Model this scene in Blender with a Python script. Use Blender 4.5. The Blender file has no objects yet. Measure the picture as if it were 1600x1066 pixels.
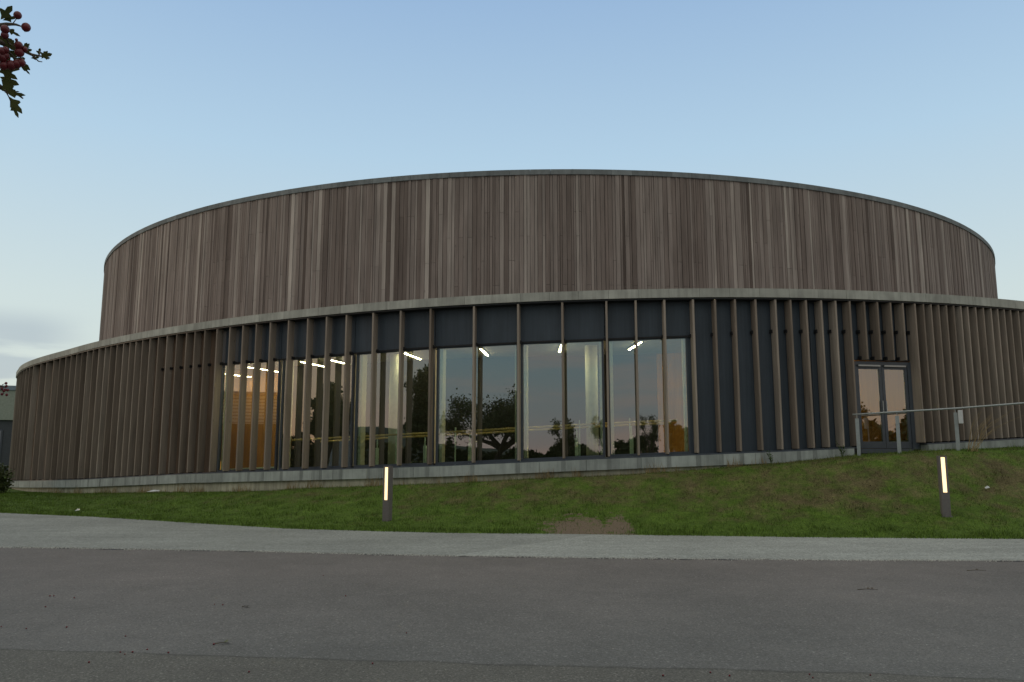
import bpy, math, random
import numpy as np
from mathutils import Vector, Matrix
random.seed(7); rng = np.random.default_rng(7)
R = math.radians
C = bpy.context.scene.collection

# ------------------------------------------------------------------ camera
EYE, PITCH = 1.5, R(8.3)
cd = bpy.data.cameras.new('camera'); cam = bpy.data.objects.new('camera', cd); C.objects.link(cam)
cam.location = (0, 0, EYE); cam.rotation_euler = (R(90) + PITCH, 0, 0)
cd.lens = 28; cd.sensor_width = 36; cd.clip_start = .05; cd.clip_end = 8000
bpy.context.scene.camera = cam

# ------------------------------------------------------------------ dusk sky
SUN_AZ, SUN_EL = -80, 7.0
w = bpy.data.worlds.new('World'); bpy.context.scene.world = w; w.use_nodes = True
nt = w.node_tree; nt.nodes.clear(); N = nt.nodes; L = nt.links
def nn(kind, **kw):
    n = N.new(kind)
    for k, v in kw.items(): setattr(n, k, v)
    return n
def mth(op, a, b=None, c=None):
    n = nn('ShaderNodeMath', operation=op)
    for i, v in enumerate((a, b, c)):
        if v is None: continue
        if isinstance(v, (int, float)): n.inputs[i].default_value = v
        else: L.new(v, n.inputs[i])
    return n.outputs[0]
def mixc(f, a, b):
    n = nn('ShaderNodeMix', data_type='RGBA')
    if isinstance(f, (int, float)): n.inputs[0].default_value = f
    else: L.new(f, n.inputs[0])
    for i, v in ((6, a), (7, b)):
        if isinstance(v, tuple): n.inputs[i].default_value = (*v, 1)
        else: L.new(v, n.inputs[i])
    return n.outputs[2]
def ramp(f, stops):
    n = nn('ShaderNodeValToRGB'); cr = n.color_ramp
    while len(cr.elements) < len(stops): cr.elements.new(.5)
    for e, (p, c) in zip(cr.elements, stops): e.position = p; e.color = (*c, 1) if len(c) == 3 else c
    L.new(f, n.inputs[0]); return n.outputs[0]
tc = nn('ShaderNodeTexCoord'); sp = nn('ShaderNodeSeparateXYZ'); L.new(tc.outputs['Generated'], sp.inputs[0])
sx, sy, sz = sp.outputs
sky = nn('ShaderNodeTexSky', sky_type='NISHITA', sun_disc=False, sun_elevation=R(SUN_EL), sun_rotation=R(SUN_AZ), altitude=100)
elv = mth('MAXIMUM', sz, 0.0)
ZEN = (.84, .83, .77)
clear = ramp(elv, [(0.0, (.72, .75, .69)), (.10, (.69, .775, .745)), (.18, (.66, .775, .785)), (.36, (.485, .68, .85)), (.52, (.347, .525, .768)), (.66, (.50, .55, .62)), (.85, ZEN), (1.0, ZEN)])
dusk = ramp(elv, [(0.0, (.54, .42, .40)), (.05, (.41, .42, .44)), (.12, (.33, .44, .49)), (.24, (.38, .50, .51)), (.45, (.60, .60, .56)), (.7, ZEN), (1.0, ZEN)])
west = ramp(elv, [(0.0, (.82, .46, .28)), (.07, (.80, .54, .38)), (.16, (.74, .57, .44)), (.32, (.64, .60, .54)), (.6, ZEN), (1.0, ZEN)])
back = nn('ShaderNodeMapRange', interpolation_type='SMOOTHSTEP'); L.new(sy, back.inputs[0])
back.inputs[1].default_value = .25; back.inputs[2].default_value = -.35
wst = nn('ShaderNodeMapRange', interpolation_type='SMOOTHSTEP'); L.new(sx, wst.inputs[0])
wst.inputs[1].default_value = -.62; wst.inputs[2].default_value = -1.0
est = nn('ShaderNodeMapRange', interpolation_type='SMOOTHSTEP'); L.new(sx, est.inputs[0])
est.inputs[1].default_value = .35; est.inputs[2].default_value = .8; est.inputs[4].default_value = .8
col = mixc(back.outputs[0], clear, dusk)
col = mixc(mth('MULTIPLY', mth('MAXIMUM', wst.outputs[0], est.outputs[0]), back.outputs[0]), col, west)
col = mixc(mth('MULTIPLY', wst.outputs[0], .5), col, west)
# streaky clouds: behind the viewer and a small low bank at the far left
mp = nn('ShaderNodeMapping'); mp.inputs['Scale'].default_value = (2.2, 2.2, 15); L.new(tc.outputs['Generated'], mp.inputs[0])
ns = nn('ShaderNodeTexNoise'); ns.inputs['Scale'].default_value = 1.6; ns.inputs['Detail'].default_value = 6; ns.inputs['Roughness'].default_value = .55
L.new(mp.outputs[0], ns.inputs['Vector'])
cm = nn('ShaderNodeMapRange', interpolation_type='SMOOTHSTEP'); L.new(ns.outputs[0], cm.inputs[0]); cm.inputs[1].default_value = .45; cm.inputs[2].default_value = .66
low = nn('ShaderNodeMapRange', interpolation_type='SMOOTHSTEP'); L.new(sz, low.inputs[0]); low.inputs[1].default_value = .55; low.inputs[2].default_value = .1
ccol = ramp(elv, [(0.0, (.70, .46, .38)), (.12, (.62, .48, .44)), (.3, (.42, .42, .46)), (1, (.35, .38, .45))])
col = mixc(mth('MULTIPLY', mth('MULTIPLY', cm.outputs[0], low.outputs[0]), mth('MULTIPLY', back.outputs[0], .55)), col, ccol)
cm2 = nn('ShaderNodeMapRange', interpolation_type='SMOOTHSTEP'); L.new(ns.outputs[0], cm2.inputs[0]); cm2.inputs[1].default_value = .42; cm2.inputs[2].default_value = .56
b1 = nn('ShaderNodeMapRange', interpolation_type='SMOOTHSTEP'); L.new(sx, b1.inputs[0]); b1.inputs[1].default_value = -.455; b1.inputs[2].default_value = -.52
b2 = nn('ShaderNodeMapRange', interpolation_type='SMOOTHSTEP'); L.new(sz, b2.inputs[0]); b2.inputs[1].default_value = .165; b2.inputs[2].default_value = .135
fr = mth('SUBTRACT', 1.0, back.outputs[0])
col = mixc(mth('MULTIPLY', mth('MULTIPLY', mth('MULTIPLY', cm2.outputs[0], b1.outputs[0]), b2.outputs[0]), mth('MULTIPLY', fr, .55)), col, (.38, .46, .55))
skyc = nn('ShaderNodeVectorMath', operation='SCALE'); L.new(sky.outputs[0], skyc.inputs[0]); skyc.inputs['Scale'].default_value = .1
allc = mixc(.10, col, skyc.outputs[0])
up = nn('ShaderNodeVectorMath', operation='SCALE'); L.new(allc, up.inputs[0]); up.inputs['Scale'].default_value = 10
bg = nn('ShaderNodeBackground'); L.new(up.outputs[0], bg.inputs[0]); bg.inputs[1].default_value = .1
ow = nn('ShaderNodeOutputWorld'); L.new(bg.outputs[0], ow.inputs[0])
sl = bpy.data.lights.new('sun', 'SUN'); sl.energy = .34; sl.angle = R(20); sl.color = (1, .72, .48)
so = bpy.data.objects.new('sun', sl); C.objects.link(so)
sd = Vector((math.sin(R(SUN_AZ)) * math.cos(R(SUN_EL)), math.cos(R(SUN_AZ)) * math.cos(R(SUN_EL)), math.sin(R(SUN_EL))))
so.rotation_euler = sd.to_track_quat('Z', 'Y').to_euler()
vs = bpy.context.scene.view_settings
vs.view_transform = 'Standard'; vs.look = 'None'; vs.exposure = 0; vs.gamma = 1; vs.use_curve_mapping = False

# ------------------------------------------------------------------ materials
def M(name, rough=.8, spec=.3):
    global N, L, nt
    m = bpy.data.materials.new(name); m.use_nodes = True; nt = m.node_tree; N = nt.nodes; L = nt.links
    b = N['Principled BSDF']; b.inputs['Roughness'].default_value = rough; b.inputs['Specular IOR Level'].default_value = spec
    return m, b
def noise(vec, scale, detail=4, rough=.55, mscale=None):
    if mscale:
        mp = nn('ShaderNodeMapping'); mp.inputs['Scale'].default_value = mscale; L.new(vec, mp.inputs[0]); vec = mp.outputs[0]
    n = nn('ShaderNodeTexNoise'); n.inputs['Scale'].default_value = scale; n.inputs['Detail'].default_value = detail; n.inputs['Roughness'].default_value = rough
    L.new(vec, n.inputs['Vector']); return n.outputs[0]
def mrange(v, a, b, c=0, d=1):
    n = nn('ShaderNodeMapRange'); L.new(v, n.inputs[0])
    for i, q in enumerate((a, b, c, d)): n.inputs[i + 1].default_value = q
    return n.outputs[0]
def scalec(c, f):
    n = nn('ShaderNodeVectorMath', operation='SCALE'); L.new(c, n.inputs[0])
    if isinstance(f, (int, float)): n.inputs['Scale'].default_value = f
    else: L.new(f, n.inputs['Scale'])
    return n.outputs[0]
def cells(vec, scale):
    n = nn('ShaderNodeTexVoronoi'); n.inputs['Scale'].default_value = scale; L.new(vec, n.inputs['Vector'])
    q = nn('ShaderNodeSeparateColor'); L.new(n.outputs['Color'], q.inputs[0]); return q.outputs[0]
def bump(b, h, strength=.3, dist=.01):
    n = nn('ShaderNodeBump'); n.inputs['Strength'].default_value = strength; n.inputs['Distance'].default_value = dist
    L.new(h, n.inputs['Height']); L.new(n.outputs[0], b.inputs['Normal'])
def pos(): return nn('ShaderNodeNewGeometry').outputs['Position']
def attr(n):
    a = nn('ShaderNodeAttribute'); a.attribute_name = n; return a.outputs['Fac']
def plain(name, c, rough=.6, spec=.3, metal=0, var=.12, sc=6):
    m, b = M(name, rough, spec); b.inputs['Metallic'].default_value = metal
    n = noise(pos(), sc); rgb = nn('ShaderNodeRGB'); rgb.outputs[0].default_value = (*c, 1)
    L.new(scalec(rgb.outputs[0], mrange(n, .25, .75, 1 - var, 1 + var)), b.inputs['Base Color']); return m
def wood(name, stops, use_attr, k=1):
    m, b = M(name, .85, .2); p = pos()
    t = attr('tone') if use_attr else nn('ShaderNodeObjectInfo').outputs['Random']
    c = ramp(t, stops)
    g = noise(p, 1, 5, .65, (38, 38, 1.1)); g2 = noise(p, 1, 3, .5, (5, 5, .55))
    f = mth('MULTIPLY', mrange(g, .3, .7, .80, 1.16), mrange(g2, .3, .7, .82, 1.16))
    kn = nn('ShaderNodeTexVoronoi'); kn.inputs['Scale'].default_value = 1
    mp = nn('ShaderNodeMapping'); mp.inputs['Scale'].default_value = (4.2, 4.2, 1.5); L.new(p, mp.inputs[0]); L.new(mp.outputs[0], kn.inputs['Vector'])
    f = mth('MULTIPLY', f, mrange(kn.outputs['Distance'], .03, .09, .62, 1))
    L.new(scalec(scalec(c, f), k), b.inputs['Base Color']); bump(b, g, .35, .004); return m
mt_board = wood('weathered cedar boards', [(0, (.122, .095, .083)), (.35, (.214, .174, .155)), (.7, (.300, .254, .230)), (1, (.49, .435, .39))], True)
mt_fin = wood('weathered timber fin', [(0, (.185, .150, .122)), (.5, (.265, .220, .183)), (1, (.345, .296, .252))], False)
mt_wall = wood('brown timber cladding', [(0, (.13, .088, .062)), (1, (.19, .135, .098))], False)
mt_int = wood('orange plywood', [(0, (.44, .19, .038)), (1, (.47, .21, .048))], False)
def concrete(name, c, streak=.5, tv=1):
    m, b = M(name, .8, .25); p = pos()
    a = noise(p, 3, 6); s = noise(p, 1, 4, .6, (9, 9, .5)); f = mth('MULTIPLY', mrange(a, .3, .7, .84, 1.14), mrange(s, .42, .62, 1.08, 1 - streak * .45))
    t = attr('tone'); f = mth('MULTIPLY', f, mrange(t, 0, 1, 1 - .17 * tv, 1.08))
    rgb = nn('ShaderNodeRGB'); rgb.outputs[0].default_value = (*c, 1)
    L.new(scalec(rgb.outputs[0], f), b.inputs['Base Color']); bump(b, noise(p, 60), .2, .004); return m
mt_band = concrete('pale zinc grey band', (.40, .405, .37), .25)
mt_fascia = concrete('stained pale ledge', (.355, .385, .37), .3, 2.2)
mt_plinth = concrete('tan concrete plinth', (.44, .42, .33), .5)
mt_coping = concrete('grey metal coping', (.20, .22, .225), .2)
mt_roof = plain('grey roof membrane', (.18, .18, .18))
mt_panel = None
m, b = M('blue black facade panel', .48, .35); p = pos()
f = mth('MULTIPLY', mrange(noise(p, 1, 4, .6, (14, 14, .6)), .3, .7, .85, 1.15), mrange(noise(p, .9), .3, .7, .88, 1.12))
rgb = nn('ShaderNodeRGB'); rgb.outputs[0].default_value = (.050, .064, .082, 1)
L.new(scalec(rgb.outputs[0], f), b.inputs['Base Color']); mt_panel = m
mt_frame = plain('dark blue grey frame', (.058, .070, .088), .4, .5)
mt_black = plain('black metal', (.02, .02, .022), .5)
mt_steel = plain('brushed steel', (.36, .38, .38), .38, .5, .7, .08)
mt_galv = plain('galvanised steel', (.33, .36, .36), .5, .5, .35, .12, 20)
mt_white = plain('off white paint', (.82, .81, .66), .6)
mt_glassplate = plain('pale green glass plate', (.70, .85, .72), .3, .5)
mt_rail = plain('varnished timber rail', (.55, .40, .14), .4, .5)
mt_ceil = plain('off white ceiling', (.40, .37, .31), .8)
mt_floor = plain('grey green floor', (.07, .085, .07), .5)
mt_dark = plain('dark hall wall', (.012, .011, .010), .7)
mt_boll = plain('dark bronze metal', (.165, .15, .148), .55, .4, .2, .12, 25)
mt_pbox = plain('light grey plastic', (.58, .60, .60), .5)
def emit(name, c, s):
    m, b = M(name); b.inputs['Base Color'].default_value = (*c, 1); b.inputs['Emission Color'].default_value = (*c, 1); b.inputs['Emission Strength'].default_value = s; return m
mt_tube = emit('lit warm tube', (1, .80, .50), 62)
mt_boltube = emit('lit warm diffuser', (1, .74, .40), 1.6)
mt_amber = emit('amber light', (1, .45, .08), 1.0)
# glass: reflects part of what is outside, lets the corridor show through
m, b = M('coated window glass'); N.remove(b); out = N['Material Output']
fz = nn('ShaderNodeLayerWeight'); fz.inputs['Blend'].default_value = .35
tr = nn('ShaderNodeBsdfTransparent'); tr.inputs[0].default_value = (.60, .72, .62, 1)
gl = nn('ShaderNodeBsdfGlossy'); gl.inputs['Roughness'].default_value = 0.0; gl.inputs[0].default_value = (.90, .97, .95, 1)
mx = nn('ShaderNodeMixShader'); L.new(mrange(fz.outputs['Fresnel'], 0, 1, .26, 1.0), mx.inputs[0]); L.new(tr.outputs[0], mx.inputs[1]); L.new(gl.outputs[0], mx.inputs[2]); L.new(mx.outputs[0], out.inputs[0])
mt_glass = m
# grass and lawn: one colour field in world space
def grasslike(name, blades):
    m, b = M(name, .9 if not blades else .6, .15); p = pos()
    big = noise(p, .55, 5, .6); med = noise(p, 2.6, 5, .65); fine = noise(p, 26, 4, .7)
    g = ramp(fine, [(.25, (.034, .064, .010)), (.5, (.072, .124, .017)), (.8, (.140, .195, .032))])
    dry = ramp(fine, [(.25, (.055, .050, .024)), (.5, (.112, .090, .045)), (.8, (.19, .150, .085))])
    s = nn('ShaderNodeSeparateXYZ'); L.new(p, s.inputs[0])
    # the bank is drier away from the path and towards the right
    h = mth('MULTIPLY', mrange(s.outputs[2], .10, .50, 0, 1), mrange(s.outputs[2], 1.3, 1.75, 1, .35))
    rr_ = mrange(s.outputs[0], -6, 6, .45, 1)
    k = mth('MULTIPLY', mth('MULTIPLY', h, rr_), 1.0)
    f = mth('ADD', mth('MULTIPLY', med, .75), mth('MULTIPLY', big, .55))
    f = mrange(mth('ADD', f, mth('MULTIPLY', k, .22)), .73, .97, 0, .90)
    c = mixc(f, g, dry)
    c = scalec(c, mth('MULTIPLY', mrange(noise(p, 1.7, 5, .7), .3, .7, .70, 1.28), mrange(noise(p, 7, 4, .7), .3, .7, .78, 1.22)))
    # bare soil beside the path
    def blob(cx, cy, rx, ry):
        mp = nn('ShaderNodeMapping'); mp.vector_type = 'TEXTURE'; mp.inputs['Location'].default_value = (cx, cy, 0); mp.inputs['Scale'].default_value = (rx, ry, 400)
        L.new(p, mp.inputs[0]); ln = nn('ShaderNodeVectorMath', operation='LENGTH'); L.new(mp.outputs[0], ln.inputs[0]); return ln.outputs['Value']
    d = mth('MINIMUM', blob(1.35, 16.3, .80, 1.35), blob(2.15, 16.4, .35, 1.0))
    d = mth('ADD', d, mth('MULTIPLY', mth('SUBTRACT', noise(p, 5, 5, .7), .5), 2.4))
    soil = ramp(fine, [(.3, (.105, .080, .055)), (.7, (.21, .165, .118))])
    if not blades:
        c = mixc(mrange(d, .75, .95, 1, 0), c, soil)
        bump(b, fine, .6, .03)
    else:
        c = scalec(c, mrange(attr('tone'), 0, 1, .45, 1.85))
        L.new(c, b.inputs['Base Color']); return m
    L.new(c, b.inputs['Base Color']); return m
mt_lawn = grasslike('lawn', False); mt_blade = grasslike('grass blades', True)
m, b = M('far meadow', .95, .1); L.new(ramp(noise(pos(), .08, 6), [(.3, (.05, .075, .02)), (.7, (.10, .11, .04))]), b.inputs['Base Color']); mt_meadow = m
# asphalt
m, b = M('grey brown asphalt', .85, .25); p = pos()
s = nn('ShaderNodeSeparateXYZ'); L.new(p, s.inputs[0])
sp1 = noise(p, 48, 4, .9); sp2 = noise(p, 150, 2, .8); bigv = noise(p, .35, 4); mid = noise(p, 2.2, 5, .7)
c = ramp(sp1, [(.25, (.070, .067, .065)), (.5, (.130, .126, .121)), (.64, (.185, .18, .172)), (.76, (.36, .35, .33))])
f = mth('MULTIPLY', mrange(bigv, .3, .7, .86, 1.14), mrange(mid, .3, .7, .92, 1.08))
f = mth('MULTIPLY', f, mrange(sp2, .3, .75, .78, 1.25)); f = mth('MULTIPLY', f, mrange(cells(p, 52), 0, 1, .87, 1.13)); f = mth('MULTIPLY', f, mrange(cells(p, 24), 0, 1, .96, 1.04)); f = mth('MULTIPLY', f, mrange(cells(p, 75), .965, .98, 1, 1.7))
wob = mth('MULTIPLY', mth('SUBTRACT', noise(p, .7, 3), .5), .35)
yj = mth('SUBTRACT', mth('SUBTRACT', s.outputs[1], mth('MULTIPLY', s.outputs[0], -.115)), mth('ADD', 6.12, wob))
near = mrange(yj, -.02, .03, 1, 0)      # older, coarser surface in front of the joint
c2 = ramp(noise(p, 55, 3, .8), [(.3, (.075, .073, .066)), (.5, (.12, .118, .105)), (.66, (.20, .197, .175)), (.8, (.36, .35, .31))])
hue = nn('ShaderNodeMix', data_type='RGBA', blend_type='MULTIPLY'); hue.inputs[0].default_value = 1; L.new(c, hue.inputs[6]); L.new(mixc(mrange(mth('ADD', s.outputs[1], mth('MULTIPLY', bigv, 4)), 8, 13, 0, 1), (.95, .985, .975), (1.05, 1.0, .975)), hue.inputs[7])
c = mixc(near, scalec(hue.outputs[2], 1.06), scalec(c2, .96))
crack = mrange(mth('ADD', mth('ABSOLUTE', yj), mth('MULTIPLY', noise(p, 6, 4), .05)), .02, .06, .62, 1)
L.new(scalec(scalec(c, f), crack), b.inputs['Base Color']); bump(b, sp1, .5, .006); mt_asph = m
# light gravel path
m, b = M('pale resin gravel', .9, .2); p = pos()
sp1 = noise(p, 38, 4, .9); big = noise(p, .5, 5); st = noise(p, 1, 5, .6, (.35, 2.5, 1))
c = ramp(sp1, [(.25, (.125, .13, .118)), (.5, (.262, .275, .255)), (.72, (.47, .49, .46))])
f = mth('MULTIPLY', mrange(big, .3, .7, .86, 1.12), mrange(st, .3, .72, .90, 1.10)); f = mth('MULTIPLY', f, mrange(cells(p, 40), 0, 1, .84, 1.15)); f = mth('MULTIPLY', f, mrange(cells(p, 15), 0, 1, .93, 1.07))
s = nn('ShaderNodeSeparateXYZ'); L.new(p, s.inputs[0])
newer = mrange(mth('SUBTRACT', s.outputs[0], mth('MULTIPLY', mth('SUBTRACT', s.outputs[1], 13.5), .75)), -.22, -.12, .90, 1.08)
L.new(scalec(scalec(c, f), newer), b.inputs['Base Color']); bump(b, sp1, .5, .006); mt_path = m
def leafmat(name, a, c, tr=.25):
    m, b = M(name, .55, .3); o = noise(pos(), 9, 3)
    L.new(ramp(o, [(.3, a), (.7, c)]), b.inputs['Base Color']); return m
mt_leaf = leafmat('dark green leaf', (.028, .042, .012), (.065, .085, .022))
mt_haw = leafmat('hawthorn leaf', (.05, .065, .018), (.12, .125, .035))
mt_bark = plain('bark', (.085, .068, .052), .9, .2, 0, .3, 12)
mt_berry = plain('dark red berry', (.125, .008, .014), .4, .5, 0, .3, 60)
mt_straw = plain('dry straw grass', (.27, .205, .105), .9, .1, 0, .35, 3)
mt_weed = plain('weed leaf', (.05, .09, .02), .8)
mt_hill = plain('wooded hill', (.05, .06, .05), .9, .1, 0, .4, .02)

# ------------------------------------------------------------------ helpers
class MB:
    def __init__(s): s.v = []; s.f = []; s.t = []
    def add(s, vs, fs, tone=.5):
        o = len(s.v); s.v += [tuple(v) for v in vs]; s.f += [tuple(i + o for i in f) for f in fs]; s.t += [tone] * len(fs); return s
    def hexa(s, lo, hi, tone=.5):      # lo, hi: four points each, counter-clockwise from above
        return s.add(list(lo) + list(hi), [(3, 2, 1, 0), (4, 5, 6, 7), (0, 1, 5, 4), (1, 2, 6, 5), (2, 3, 7, 6), (3, 0, 4, 7)], tone)
    def box(s, c, d, rz=0, tone=.5):
        x, y, z = d[0] / 2, d[1] / 2, d[2] / 2; ca, sa = math.cos(rz), math.sin(rz)
        q = [(c[0] + a * ca - b_ * sa, c[1] + a * sa + b_ * ca) for a, b_ in ((-x, -y), (x, -y), (x, y), (-x, y))]
        return s.hexa([(*p, c[2] - z) for p in q], [(*p, c[2] + z) for p in q], tone)
    def tube(s, pts, r, n=8, tone=.5):
        pts = [Vector(p) for p in pts]; rs = r if isinstance(r, (list, tuple)) else [r] * len(pts); vs = []
        for i, p in enumerate(pts):
            d = (pts[min(i + 1, len(pts) - 1)] - pts[max(i - 1, 0)]).normalized()
            u = d.cross(Vector((0, 0, 1)))
            if u.length < .05: u = d.cross(Vector((1, 0, 0)))
            u.normalize(); v = d.cross(u)
            vs += [p + (u * math.cos(2 * math.pi * k / n) + v * math.sin(2 * math.pi * k / n)) * rs[i] for k in range(n)]
        fs = [(i * n + k, i * n + (k + 1) % n, (i + 1) * n + (k + 1) % n, (i + 1) * n + k) for i in range(len(pts) - 1) for k in range(n)]
        fs += [tuple(range(n))[::-1], tuple((len(pts) - 1) * n + k for k in range(n))]
        return s.add(vs, fs, tone)
    def build(s, name, mat, parent=None, smooth=False, bevel=0):
        me = bpy.data.meshes.new(name); me.from_pydata(s.v, [], s.f)
        a = me.attributes.new('tone', 'FLOAT', 'FACE'); a.data.foreach_set('value', s.t)
        me.materials.append(mat)
        if smooth: me.polygons.foreach_set('use_smooth', [True] * len(me.polygons))
        me.update(); o = bpy.data.objects.new(name, me); C.objects.link(o)
        if parent: o.parent = parent; o.matrix_parent_inverse = parent.matrix_world.inverted() if parent.type == 'MESH' else parent.matrix_basis.inverted()
        if bevel:
            bm = o.modifiers.new('bevel', 'BEVEL'); bm.width = bevel; bm.segments = 2; bm.limit_method = 'ANGLE'
        return o
def tag(o, label=None, cat=None, group=None, kind=None):
    for k, v in (('label', label), ('category', cat), ('group', group), ('kind', kind)):
        if v: o[k] = v
    return o
def empty(name, loc, label, cat, group=None):
    o = bpy.data.objects.new(name, None); C.objects.link(o); o.location = loc; return tag(o, label, cat, group)
def interp(x, tab): return float(np.interp(x, [a for a, _ in tab], [b_ for _, b_ in tab]))

# ------------------------------------------------------------------ plan of the outer ring: a slowly opening spiral
S = 4.3; CX, CY = 1.27 * S, 10.15 * S
RP = [(0, 5.6), (30, 5.8), (60, 6.1), (90, 6.5), (120, 6.95), (145, 7.3), (160, 7.46), (172, 7.56), (181.6, 7.42), (189.5, 6.97), (204.1, 6.2), (214.3, 5.87), (225, 5.65), (235.7, 5.53),
      (248, 5.48), (259, 5.47), (270, 5.48), (300, 5.48), (330, 5.5), (360, 5.6)]
def rr(phi):
    q = phi % 360; n = len(RP)
    for i in range(n - 1):
        if RP[i][0] <= q <= RP[i + 1][0]: break
    a, r1 = RP[i]; b_, r2 = RP[i + 1]
    a0, r0 = RP[i - 1] if i else (RP[-2][0] - 360, RP[-2][1]); a3, r3 = RP[i + 2] if i + 2 < n else (RP[1][0] + 360, RP[1][1])
    t = (q - a) / (b_ - a); m1 = (r2 - r0) / (b_ - a0) * (b_ - a); m2 = (r3 - r1) / (a3 - a) * (b_ - a)
    return S * ((2 * t**3 - 3 * t * t + 1) * r1 + (t**3 - 2 * t * t + t) * m1 + (-2 * t**3 + 3 * t * t) * r2 + (t**3 - t * t) * m2)
def P(phi, off=0):
    def q(a): r = rr(a); return Vector((CX + r * math.cos(R(a)), CY + r * math.sin(R(a))))
    t = (q(phi + .05) - q(phi - .05)).normalized(); n = Vector((t.y, -t.x)); return q(phi) + n * off, n, t
Z_TOP = 5.80; Z_BAND = 5.57
FT = [(185, .30), (212.7, .668), (228.8, .96), (236.8, 1.067), (242.2, 1.133), (252.3, 1.27), (261.7, 1.444), (266.5, 1.523), (273.2, 1.634), (277.7, 1.716), (290.7, 1.98), (300, 2.1), (360, 2.1)]
GW = [(180, .0), (200, .03), (213, .14), (226.3, .37), (236.9, .50), (242.2, .65), (252.3, .84), (256.6, .95), (262.9, 1.09), (269, 1.27), (273, 1.42), (277.3, 1.61), (281.8, 1.72), (285, 1.77), (290.7, 1.86), (300, 1.95), (345, 1.95), (360, 1.6)]
HD = [(200, 4.50), (238, 4.41), (243.6, 4.43), (250.5, 4.49), (256.6, 4.52), (262.4, 4.55), (267.9, 4.60), (273, 4.72), (282.8, 4.77), (300, 4.8)]
ft = lambda p: interp(p, FT); hd = lambda p: interp(p, HD)
DC, DR = Vector((1.8, 49.0)), 24.3
D_TOP = 10.70

building = empty('timber_clad_hall', (CX, CY, 0), 'large round timber clad hall with tall drum above a low ring of upright fins', 'building')
def ringstrip(mb, p0, p1, o0, o1, z0, z1, step=1.0, tone=.5):
    n = max(1, int(math.ceil((p1 - p0) / step))); zf0 = z0 if callable(z0) else (lambda p: z0); zf1 = z1 if callable(z1) else (lambda p: z1)
    vs = []; fs = []
    for i in range(n + 1):
        p = p0 + (p1 - p0) * i / n; a, b_ = P(p, o0)[0], P(p, o1)[0]     # o0 outer, o1 inner
        vs += [(*a, zf0(p)), (*a, zf1(p)), (*b_, zf1(p)), (*b_, zf0(p))]
    for i in range(n):
        a = i * 4; b_ = a + 4
        fs += [(a, b_, b_ + 1, a + 1), (a + 1, b_ + 1, b_ + 2, a + 2), (a + 2, b_ + 2, b_ + 3, a + 3), (a + 3, b_ + 3, b_, a)]
    fs += [(0, 1, 2, 3), (n * 4 + 3, n * 4 + 2, n * 4 + 1, n * 4)]
    return mb.add(vs, fs, tone)
def segs(mb, p0, p1, length, o0, o1, z0, z1, gap=.006, jit=0):
    p = p0
    while p < p1 - .02:
        dp = min(math.degrees(length * random.uniform(1 - jit, 1 + jit) / rr(p)), p1 - p); g = math.degrees(gap / rr(p)); e = random.uniform(0, .003)
        ringstrip(mb, p, p + dp - g, o0 + e, o1, z0, z1, 1.0, random.random()); p += dp

# roof edge band, with a dark lining behind the joints
b_ = MB(); segs(b_, 140, 380, .775, 0, -.30, Z_BAND, Z_TOP); b_.build('roof_edge', mt_band, building)
b_ = MB(); ringstrip(b_, 140, 380, -.012, -.29, Z_BAND + .012, Z_TOP - .012); b_.build('roof_edge_lining', mt_black, building)
b_ = MB(); ringstrip(b_, 140, 380, -.03, -.42, Z_BAND - .045, Z_BAND - .003); b_.build('soffit', mt_black, building)
# low roof between ring and drum
b_ = MB(); vs = []; n = 120
for i in range(n + 1):
    p = P(120 + i * 2.25, -.2)[0]; q = DC + (p - DC).normalized() * (DR - .1); vs += [(*p, Z_TOP - .06), (*q, Z_TOP - .02)]
b_.add(vs, [(2 * i, 2 * i + 2, 2 * i + 3, 2 * i + 1) for i in range(n)]); b_.build('low_roof', mt_roof, building)
FINS = [180, 182.2, 184.3, 186.3, 188.2, 190, 191.7, 193.3, 194.7, 196.1, 197.47, 199.79, 201.42, 203.26, 204.76, 206.25, 207.59, 209.02, 210.31, 211.58, 212.88, 214.09, 215.33, 216.37, 217.5, 218.65, 219.74, 220.74, 221.79, 222.92,
        224.17, 225.4, 226.71, 228.0, 229.08, 230.3, 231.74, 233.22, 234.64, 236.05, 237.47, 239.24, 241.03, 242.7, 244.39, 246.56, 248.69, 250.9, 253.97, 256.95,
        259.83, 262.64, 264.48, 266.27, 268.05, 269.42, 270.67, 271.96, 273.23, 274.2, 275.21, 276.21, 277.16, 278.12, 279.12, 280.04, 280.97, 281.86, 282.76,
        283.39, 283.97, 284.56, 285.17, 285.76, 286.33, 286.89, 287.56, 288.23, 288.89, 289.48, 290.08, 290.68, 291.41, 292.01, 292.6, 293.2, 293.8, 294.4, 295.0, 295.7, 296.4, 297.1, 297.8]
# ledge, sill, plinth
b_ = MB(); zl0, zl1 = (lambda p: ft(p) - .27), ft
stain = [150] + [q_ for k_, q_ in enumerate(FINS) if q_ < 277.3 and (q_ > 236 or k_ % 2)] + [277.9]
for a_, c_ in zip(stain[:-1], stain[1:]):
    hw_ = math.degrees(.055 / rr(a_)); m_ = a_ + hw_ + (c_ - a_) * random.uniform(.35, .65); g_ = math.degrees(.008 / rr(a_))
    if a_ > 150: ringstrip(b_, a_ - hw_, a_ + hw_ - g_ * .4, .002, -.30, zl0, zl1, 1, random.uniform(0, .30))
    e0 = a_ + hw_; e1 = c_ - math.degrees(.055 / rr(c_)) - g_ * .4
    if e1 - e0 > 1.0 and random.random() < .6: ringstrip(b_, e0, m_ - g_, 0, -.30, zl0, zl1, 1, random.uniform(.5, 1)); ringstrip(b_, m_, e1, 0, -.30, zl0, zl1, 1, random.uniform(.5, 1))
    else: ringstrip(b_, e0, e1, 0, -.30, zl0, zl1, 1, random.uniform(.5, 1))
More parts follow.
